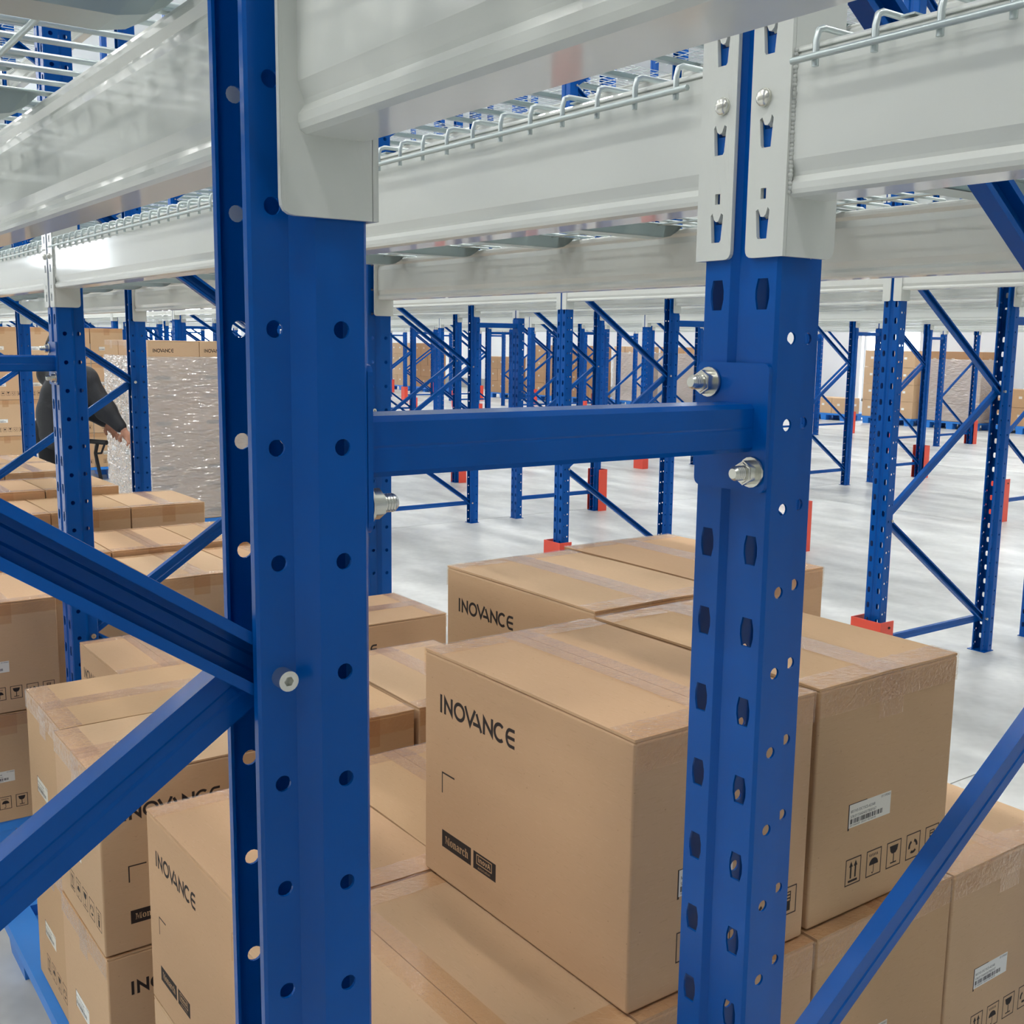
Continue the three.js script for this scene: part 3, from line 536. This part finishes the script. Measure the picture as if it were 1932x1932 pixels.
// x, d: smallest corner; turned: the narrow labelled end faces the viewer's side
function box(label, x, y, d, turned = false, scale = [1, 1, 1], group) {
  const w = (turned ? BS * scale[2] : BW * scale[0]), s = (turned ? BW * scale[0] : BS * scale[2]);
  const o = addCopy(boxProto, 'cardboard_box', label, 'cardboard box', [x + w / 2, y, d + s / 2], (turned ? Math.PI / 2 : 0) + rr(-0.008, 0.008), group);
  o.scale.set(...scale); const m = M.board[boxN++ % 3]; o.children.forEach((c) => { if (c.name === 'body' || c.name === 'flap') c.material = m; }); return o;
}
const L0 = 0.15, L1 = L0 + BH + 0.003, L2 = L1 + BH + 0.003;
pallet('blue plastic pallet under the tall three-layer box pile by the right post', -1.77, 0.5, 1.01, 1);
const RD = [0.498, 0.812, 1.126, 1.44];
['front', 'second', 'third', 'rear'].forEach((row, i) => { for (const [x, col] of [[-1.766, 'left'], [-1.31, 'right']]) for (const [y, lay] of [[L0, 'bottom'], [L1, 'middle']]) {
  let label = `printed cardboard box, ${row} row, ${col} column, ${lay} layer of the pile beside the right post`;
  if (y === L1 && i === 0 && col === 'left') label = 'printed box directly left of the big front post, its lid lower than the tall box';
  if (y === L1 && i === 0 && col === 'right') label = 'box with shining lid tape at the bottom edge, in front of the tall box';
  box(label, x, y, col === 'left' ? 0.53 + i * 0.3125 : RD[i], false);
} });
box('tall printed box in the middle, turned full face to the viewer, black word mark', -1.325, L2, 0.804);
box('top box with white label behind the right slotted post', -1.33, L2, 1.128);
box('printed top box behind the tall one, its word mark half hidden', -1.81, L2, 1.15);
box('plain lidded top box at the back of the pile, before the open floor', -1.845, L2, 1.47);
pallet('blue plastic pallet at the bottom left with open grid deck', -2.95, 0.487, 1.215, 0.95);
for (const [y, lay] of [[L0, 'lower'], [L1, 'upper']]) {
  box(`${lay} of two labelled boxes at the outer left corner of the bottom left pallet`, -2.545, y, 0.507, true);
  box(`${lay} of two boxes at the inner corner of the bottom left pallet, word mark sideways`, -2.232, y, 0.493, true);
  box(`${lay} small printed box beside the left blue post`, -2.875, y, 0.71, false, [0.745, 1, 0.8]);
  box(`${lay} shallow box behind the bottom left pair, dark end towards the tall box`, -2.4, y, 0.952, false, [1, 1, 0.66]);
  box(`${lay} box of the third row on the bottom left pallet`, -2.4, y, 1.17);
  box(`${lay} box at the rear left of the bottom left pallet, near the far post`, -2.935, y, 1.215, true);
}
pallet('blue plastic pallet under the box pile behind the left post', -4.42, 0.46, 1.02, 1.04);
[0.475, 0.79, 1.105, 1.42].forEach((d, i) => { for (const [y, lay] of [[L0, 'lower'], [L1, 'upper']]) {
  let label = `${lay} box, ${ORD[i]} row on the near side of the pile behind the left post`;
  if (!i) label = `${lay} of two labelled boxes cut off by the left edge of the picture`;
  box(label, i ? -3.95 : -3.884, y, d - (i ? 0 : 0));
  box(`${lay} box, ${ORD[i]} row on the far side of the pile behind the left post`, -4.41, y > L0 ? L0 + BH * 1.03 + 0.003 : y, d, false, [1, 1.03, 1]);
} });
pallet('blue plastic pallet under the farther of the lidded box piles at left', -5.47, 0.49, 0.98, 1);
[0.5, 0.815, 1.13, 1.4].slice(0, 3).forEach((d, i) => { for (const [k, x] of [[0, -5.02], [1, -5.475]]) for (const lv of [0, 1]) { const h = k ? 1.17 : 1.12; box(`${lv ? 'upper' : 'lower'} box, ${ORD[i]} row, ${k ? 'far' : 'near'} side of the farther lidded pile at left`, x, L0 + lv * (BH * h + 0.003), d + (k ? 0 : 0.23), false, [1, h, 1]); } });
pallet('blue plastic pallet under the farthest lidded boxes, behind the second post at left', -6.75, 0.49, 1, 1.02);
[0.5, 0.815, 1.13].forEach((d, i) => { for (const [k, x] of [[0, -6.3], [1, -6.755]]) for (const lv of [0, 1]) box(`${lv ? 'upper' : 'lower'} box, ${ORD[i]} row, ${k ? 'far' : 'near'} side of the farthest lidded pile at left`, x, L0 + lv * (BH * 1.15 + 0.003), d, false, [1, 1.15, 1]); });

// ---------------------------------------------------------------- film-wrapped stacks in the far aisle
function filmShell(w, h, l) {                                         // a loose, creased sleeve of stretch film
  const g = new THREE.BoxGeometry(w, h, l, 26, 30, 26), p = g.attributes.position;
  const n = (a, b, c) => Math.sin(a * 17 + b * 9) * Math.sin(b * 23 - c * 7) * 0.5 + Math.sin(a * 41 + b * 63 + c * 37) * 0.35;
  for (let i = 0; i < p.count; i++) { const x = p.getX(i), y = p.getY(i), z = p.getZ(i), q = 0.006 + 0.006 * n(x, y * 1.7, z); p.setXYZ(i, x + Math.sign(x) * (Math.abs(x) > w / 2 - 1e-4 ? q : 0), y, z + Math.sign(z) * (Math.abs(z) > l / 2 - 1e-4 ? q : 0)); }
  const idx = g.index.array, keep = []; for (let i = 0; i < idx.length; i += 3) { const ys = [0, 1, 2].map((k) => p.getY(idx[i + k])); if (Math.min(...ys) > h / 2 - 1e-4 || Math.max(...ys) < -h / 2 + 1e-4) continue; keep.push(idx[i], idx[i + 1], idx[i + 2]); }
  g.setIndex(keep); g.computeVertexNormals();
  const u = g.attributes.uv; for (let i = 0; i < p.count; i++) u.setXY(i, p.getX(i) + p.getZ(i), p.getY(i));
  return g.translate(0, h / 2, 0);
}
pallet('blue pallet under the large film-wrapped stack behind the second left post', -9.83, 2.72, 1.25, 1.02);
for (let lv = 0; lv < 4; lv++) for (let c = 0; c < 3; c++) for (let k = 0; k < 3; k++) {
  if (k && c) continue;
  const y = 0.15 + lv * 0.356;
  box(k ? `box on the narrow side, ${LAYER[3 - lv]} layer, ${k > 1 ? 'far' : 'middle'} column of the large wrapped stack` : `printed wrapped box, ${LAYER[3 - lv]} layer, ${['left', 'middle', 'right'][c]} column of the large wrapped stack`, -8.63 - (k + 1) * 0.39, y, 2.74 + c * 0.408, true, [0.9, 1.055, 1.25]);
}
single('stretch_film', filmShell(1.18, 1.29, 1.23), M.film, 'shining clear stretch film round the large stack behind the second left post', 'plastic film', [-9.215, 0.16, 3.35]);
pallet('blue pallet under the labelled wrapped stack behind the person', -13.9, 2.3, 1.25, 1.22);
for (let lv = 0; lv < 4; lv++) for (let c = 0; c < 4; c++) box(`box with white label, ${LAYER[3 - lv]} layer, ${ORD[c]} column of the stack behind the person`, -13.15, 0.15 + lv * 0.385, 2.32 + c * 0.36, false, [1, 1.14, 1.14]);
single('stretch_film', filmShell(1.14, 1.36, 1.48), M.film, 'clear stretch film round the labelled stack behind the person', 'plastic film', [-13.28, 0.16, 3.04]);

// ---------------------------------------------------------------- far stacks along the end of the hall
const farBody = boxBody(0.4, 0.34, 0.42), farTape = bx(-0.2, 0.2, 0.3402, 0.3406, -0.025, 0.025);
const farProto = new THREE.Group(); part('body', farBody, M.farBoard[0], farProto); part('tape', farTape, M.tape, farProto);
[[-31.6, 18.2, 4, 0], [-30.1, 18.2, 4, 2], [-26, 18.3, 3, 1], [-24.6, 18.6, 4, 1], [-22.9, 18.8, 4, 2], [-21.2, 18.9, 4, 0, 1], [-19.7, 19.1, 4, 1, 1], [-17.3, 19.5, 4, 0, 1], [-15.7, 19.7, 1, 0], [-14.1, 19.7, 4, 0], [-12.7, 19.8, 4, 2, 1], [-11.3, 19.9, 2, 1], [-9.9, 20, 4, 0, 1]].forEach(([x, d, lays, tone, wrap], i, all) => {
  const nm = `${ORD[all.length - 1 - i]} stack from the right, far wall`;
  pallet(`blue pallet under the ${nm}`, x - 0.6, d, 1, 1, true);
  for (let lv = 0; lv < lays; lv++) for (let c = 0; c < 3; c++) {
    const o = addCopy(farProto, 'cardboard_box', `brown box, ${['bottom', 'second', 'third', 'top'][lv]} layer, ${['left', 'middle', 'right'][c]} in the ${nm}`, 'cardboard box', [x - 0.405 + c * 0.405 + rr(-0.004, 0.004), 0.15 + lv * 0.343, d + 0.22 + rr(0, 0.012)], 0);
    o.children[0].material = M.farBoard[tone];
  }
  if (wrap) single('stretch_film', filmShell(1.24, lays * 0.343 - 0.16, 0.48), M.film, `clear film wrapped round the ${nm}`, 'plastic film', [x, 0.16, d + 0.23]);
});

// ---------------------------------------------------------------- the person bending by the wrapped stack
function blob(bones, cell, k, lo, hi) {                              // smooth union of tapered capsules, meshed
  const size = Math.max(hi[0] - lo[0], hi[1] - lo[1], hi[2] - lo[2]), res = Math.ceil(size / cell) + 4, half = size / 2 + cell * 2;
  const c = [0, 1, 2].map((i) => (lo[i] + hi[i]) / 2), mc = new MarchingCubes(res, M.jacket, false, false, 400000);
  mc.isolation = 0; const A = new THREE.Vector3(), B = new THREE.Vector3(), P = new THREE.Vector3();
  for (let z = 0; z < res; z++) for (let y = 0; y < res; y++) for (let x = 0; x < res; x++) {
    P.set(c[0] + (x - res / 2) / (res / 2) * half, c[1] + (y - res / 2) / (res / 2) * half, c[2] + (z - res / 2) / (res / 2) * half);
    let f = 9;
    for (const [a, ra, b, rb] of bones) { A.set(...a); B.set(...b); const ab = B.clone().sub(A), t = Math.max(0, Math.min(1, P.clone().sub(A).dot(ab) / Math.max(ab.lengthSq(), 1e-9))), dd = P.distanceTo(A.addScaledVector(ab, t)) - (ra + (rb - ra) * t), h = Math.max(k - Math.abs(f - dd), 0) / k; f = Math.min(f, dd) - h * h * k / 4; }
    mc.field[x + y * res + z * res * res] = -f;
  }
  mc.update(); const n = mc.count, g = new THREE.BufferGeometry();
  const pos = new Float32Array(n * 3), nor = new Float32Array(n * 3), uv = new Float32Array(n * 2);
  for (let i = 0; i < n * 3; i++) { pos[i] = mc.positionArray[i] * half + c[i % 3]; nor[i] = mc.normalArray[i]; }
  for (let i = 0; i < n; i++) { uv[i * 2] = pos[i * 3] + pos[i * 3 + 2]; uv[i * 2 + 1] = pos[i * 3 + 1]; }
  g.setAttribute('position', new THREE.BufferAttribute(pos, 3)); g.setAttribute('normal', new THREE.BufferAttribute(nor, 3)); g.setAttribute('uv', new THREE.BufferAttribute(uv, 2));
  return g;
}
{
  // local frame: origin on the floor, x along the racks (to the right), y up, z towards the viewer's side; he leans towards -z (+d)
  const P = thing('person', 'person in a black puffer jacket bending down beside the wrapped stack', 'person', [-9.12, 0, 2.1]);
  const hipL = [-0.02, 0.86, -0.02], hipR = [0.08, 0.86, -0.12], chest = [0.04, 1.2, -0.14], neck = [0.02, 1.36, -0.15], shR = [0.18, 1.27, -0.24], shL = [-0.13, 1.3, -0.06];
  const elR = [0.28, 1.03, -0.36], wrR = [0.38, 0.88, -0.46], elL = [-0.02, 1.06, -0.24], wrL = [0.16, 0.92, -0.4], kneeL = [-0.03, 0.47, -0.03], kneeR = [0.1, 0.47, -0.15], anL = [-0.05, 0.09, 0.02], anR = [0.08, 0.09, -0.11];
  const head = [-0.03, 1.5, -0.14];
  const hand = (w, dir, side) => {                                     // palm, four curled fingers and a thumb
    const o = [[w, 0.026, [w[0] + dir[0] * 0.05, w[1] + dir[1] * 0.05, w[2] + dir[2] * 0.05], 0.03], [[w[0] + dir[0] * 0.05, w[1] + dir[1] * 0.05, w[2] + dir[2] * 0.05], 0.03, [w[0] + dir[0] * 0.09, w[1] + dir[1] * 0.09, w[2] + dir[2] * 0.09], 0.024]], c = [w[0] + dir[0] * 0.095, w[1] + dir[1] * 0.095, w[2] + dir[2] * 0.095];
    for (let f = 0; f < 4; f++) { const s = (f - 1.5) * 0.021, L = [0.036, 0.042, 0.039, 0.03][f], a = [c[0] + s * 0.4, c[1] + s * 0.5, c[2] + s], b = [a[0] + dir[0] * L, a[1] + dir[1] * L, a[2] + dir[2] * L], e = [b[0] - 0.022 * side, b[1] - 0.024, b[2] + 0.004]; o.push([a, 0.0098, b, 0.009], [b, 0.009, e, 0.0078]); }
    const t = [w[0] + dir[0] * 0.035, w[1] + dir[1] * 0.035, w[2] + dir[2] * 0.035 + 0.026]; o.push([t, 0.0125, [t[0] - 0.028 * side, t[1] - 0.028, t[2] + 0.018], 0.0105], [[t[0] - 0.028 * side, t[1] - 0.028, t[2] + 0.018], 0.0105, [t[0] - 0.034 * side, t[1] - 0.056, t[2] + 0.01], 0.009]);
    return o;
  };
  const skinBones = [[hipL, 0.1, hipR, 0.1], [[0.04, 0.9, -0.08], 0.12, chest, 0.13], [chest, 0.13, neck, 0.06], [neck, 0.055, head, 0.06], [shL, 0.06, shR, 0.06], [shR, 0.05, elR, 0.04], [elR, 0.04, wrR, 0.03], [shL, 0.05, elL, 0.04], [elL, 0.04, wrL, 0.03], [hipL, 0.085, kneeL, 0.055], [kneeL, 0.055, anL, 0.04], [hipR, 0.085, kneeR, 0.055], [kneeR, 0.055, anR, 0.04]];
  const dirR = [0.32, -0.86, -0.4], headBones = [[[head[0], head[1] + 0.03, head[2] + 0.015], 0.092, [head[0], head[1] + 0.0, head[2] - 0.03], 0.082], [[head[0], head[1] - 0.03, head[2] - 0.04], 0.06, [head[0], head[1] - 0.075, head[2] - 0.06], 0.04], [[head[0], head[1] + 0.005, head[2] - 0.1], 0.012, [head[0], head[1] - 0.03, head[2] - 0.122], 0.016], [[head[0] - 0.09, head[1] + 0.01, head[2]], 0.014, [head[0] - 0.085, head[1] - 0.03, head[2]], 0.012], [[head[0] + 0.09, head[1] + 0.01, head[2]], 0.014, [head[0] + 0.085, head[1] - 0.03, head[2]], 0.012]];
  const near = (a, r) => [a.map((v) => v - r), a.map((v) => v + r)];
  const body = merge([blob(skinBones, 0.014, 0.05, [-0.3, 0, -0.6], [0.5, 1.6, 0.4]), blob(headBones, 0.006, 0.02, ...near(head, 0.15)), blob(hand(wrR, dirR, 1), 0.004, 0.01, ...near([wrR[0] + 0.03, wrR[1] - 0.08, wrR[2] - 0.03], 0.12)), blob(hand(wrL, [0.5, -0.75, -0.4], -1), 0.004, 0.01, ...near([wrL[0] + 0.04, wrL[1] - 0.08, wrL[2] - 0.03], 0.12))]);
  part('body', body, M.skin, P);
  const J = [[[0.04, 0.86, -0.07], 0.165, [0.04, 0.96, -0.08], 0.175], [[0.04, 1.03, -0.09], 0.178, [0.04, 1.1, -0.11], 0.175], [[0.04, 1.17, -0.13], 0.172, [0.03, 1.25, -0.14], 0.15], [shL, 0.095, shR, 0.095], [neck, 0.075, [0.01, 1.4, -0.14], 0.07], [shR, 0.09, elR, 0.078], [elR, 0.076, [0.36, 0.91, -0.44], 0.05], [shL, 0.09, elL, 0.078], [elL, 0.076, [0.14, 0.94, -0.38], 0.05]];
  part('jacket', blob(J, 0.013, 0.045, [-0.35, 0.65, -0.65], [0.55, 1.55, 0.4]), M.jacket, P, 'black quilted puffer jacket');
  part('trousers', blob([[hipL, 0.135, hipR, 0.135], [hipL, 0.12, kneeL, 0.088], [kneeL, 0.088, anL, 0.07], [hipR, 0.12, kneeR, 0.088], [kneeR, 0.088, anR, 0.07]], 0.013, 0.04, [-0.3, 0, -0.3], [0.4, 1.05, 0.45]), M.trousers, P, 'black trousers');
  part('hair', blob([[[head[0], head[1] + 0.045, head[2] + 0.02], 0.098, [head[0], head[1] + 0.02, head[2] + 0.035], 0.094]], 0.008, 0.01, ...near(head, 0.2)), M.hair, P, 'short black hair');
  for (const a of [anL, anR]) part('shoe', blob([[[a[0], 0.05, a[2] + 0.05], 0.045, [a[0], 0.045, a[2] - 0.15], 0.04]], 0.008, 0.01, [a[0] - 0.1, 0, a[2] - 0.22], [a[0] + 0.1, 0.12, a[2] + 0.12]), M.shoe, P);
}
// hand pallet truck: only its tiller shows beside the left post
{
  const t = thing('pallet_truck', 'black tiller handle of a hand pallet truck before the labelled stack', 'pallet truck', [-8.83, 0, 2.39]);
  const y = 0.79, loop = [[-0.09, y, 0.05], [0.05, y - 0.005, -0.05], [0.1, y - 0.03, -0.09]].slice(0, 2);
  part('grip', polyTube(loop.map((p) => new THREE.Vector3(...p)), 0.019, 8), M.black, t);
  part('tiller', merge([polyTube([[-0.02, y - 0.01, 0], [-0.035, y - 0.09, 0.015], [0.1, 0.2, -0.03]].map((p) => new THREE.Vector3(...p)), 0.014, 8), polyTube([[0.03, y - 0.015, -0.04], [0.0, y - 0.09, -0.02], [-0.035, y - 0.095, 0.015]].map((p) => new THREE.Vector3(...p)), 0.009, 8)]), M.black, t);
  part('chassis', new RoundedBoxGeometry(0.2, 0.18, 0.2, 2, 0.03).translate(0.16, 0.15, -0.05), M.pallet, t);
  for (const s of [-0.09, 0.09]) part('wheel', cyl(0.06, 0.04, new THREE.Vector3(0.16 + s * 0.7 - 0.02, 0.06, -0.05), new THREE.Vector3(1, 0, 0), 16), M.black, t);
  for (const s of [-1, 1]) part('fork', bx(0.2, 1.3, 0.05, 0.09, 0.05 + s * 0.17 - 0.07, 0.05 + s * 0.17 + 0.07), M.pallet, t);
}
// scraps on the floor
single('paper_scrap', new THREE.TorusGeometry(0.018, 0.006, 5, 9).scale(1, 0.5, 1.4).rotateX(0.4), M.farBoard[1], 'small brown scrap on the open floor beside the right post frame', 'scrap', [-2.55, 0.012, 6.25]);
single('red_offcut', new RoundedBoxGeometry(0.09, 0.012, 0.03, 1, 0.004).rotateY(0.5), M.red, 'small red offcut lying on the open floor at the right', 'offcut', [-1.72, 0.007, 7.35]);

renderer.render(scene, camera);
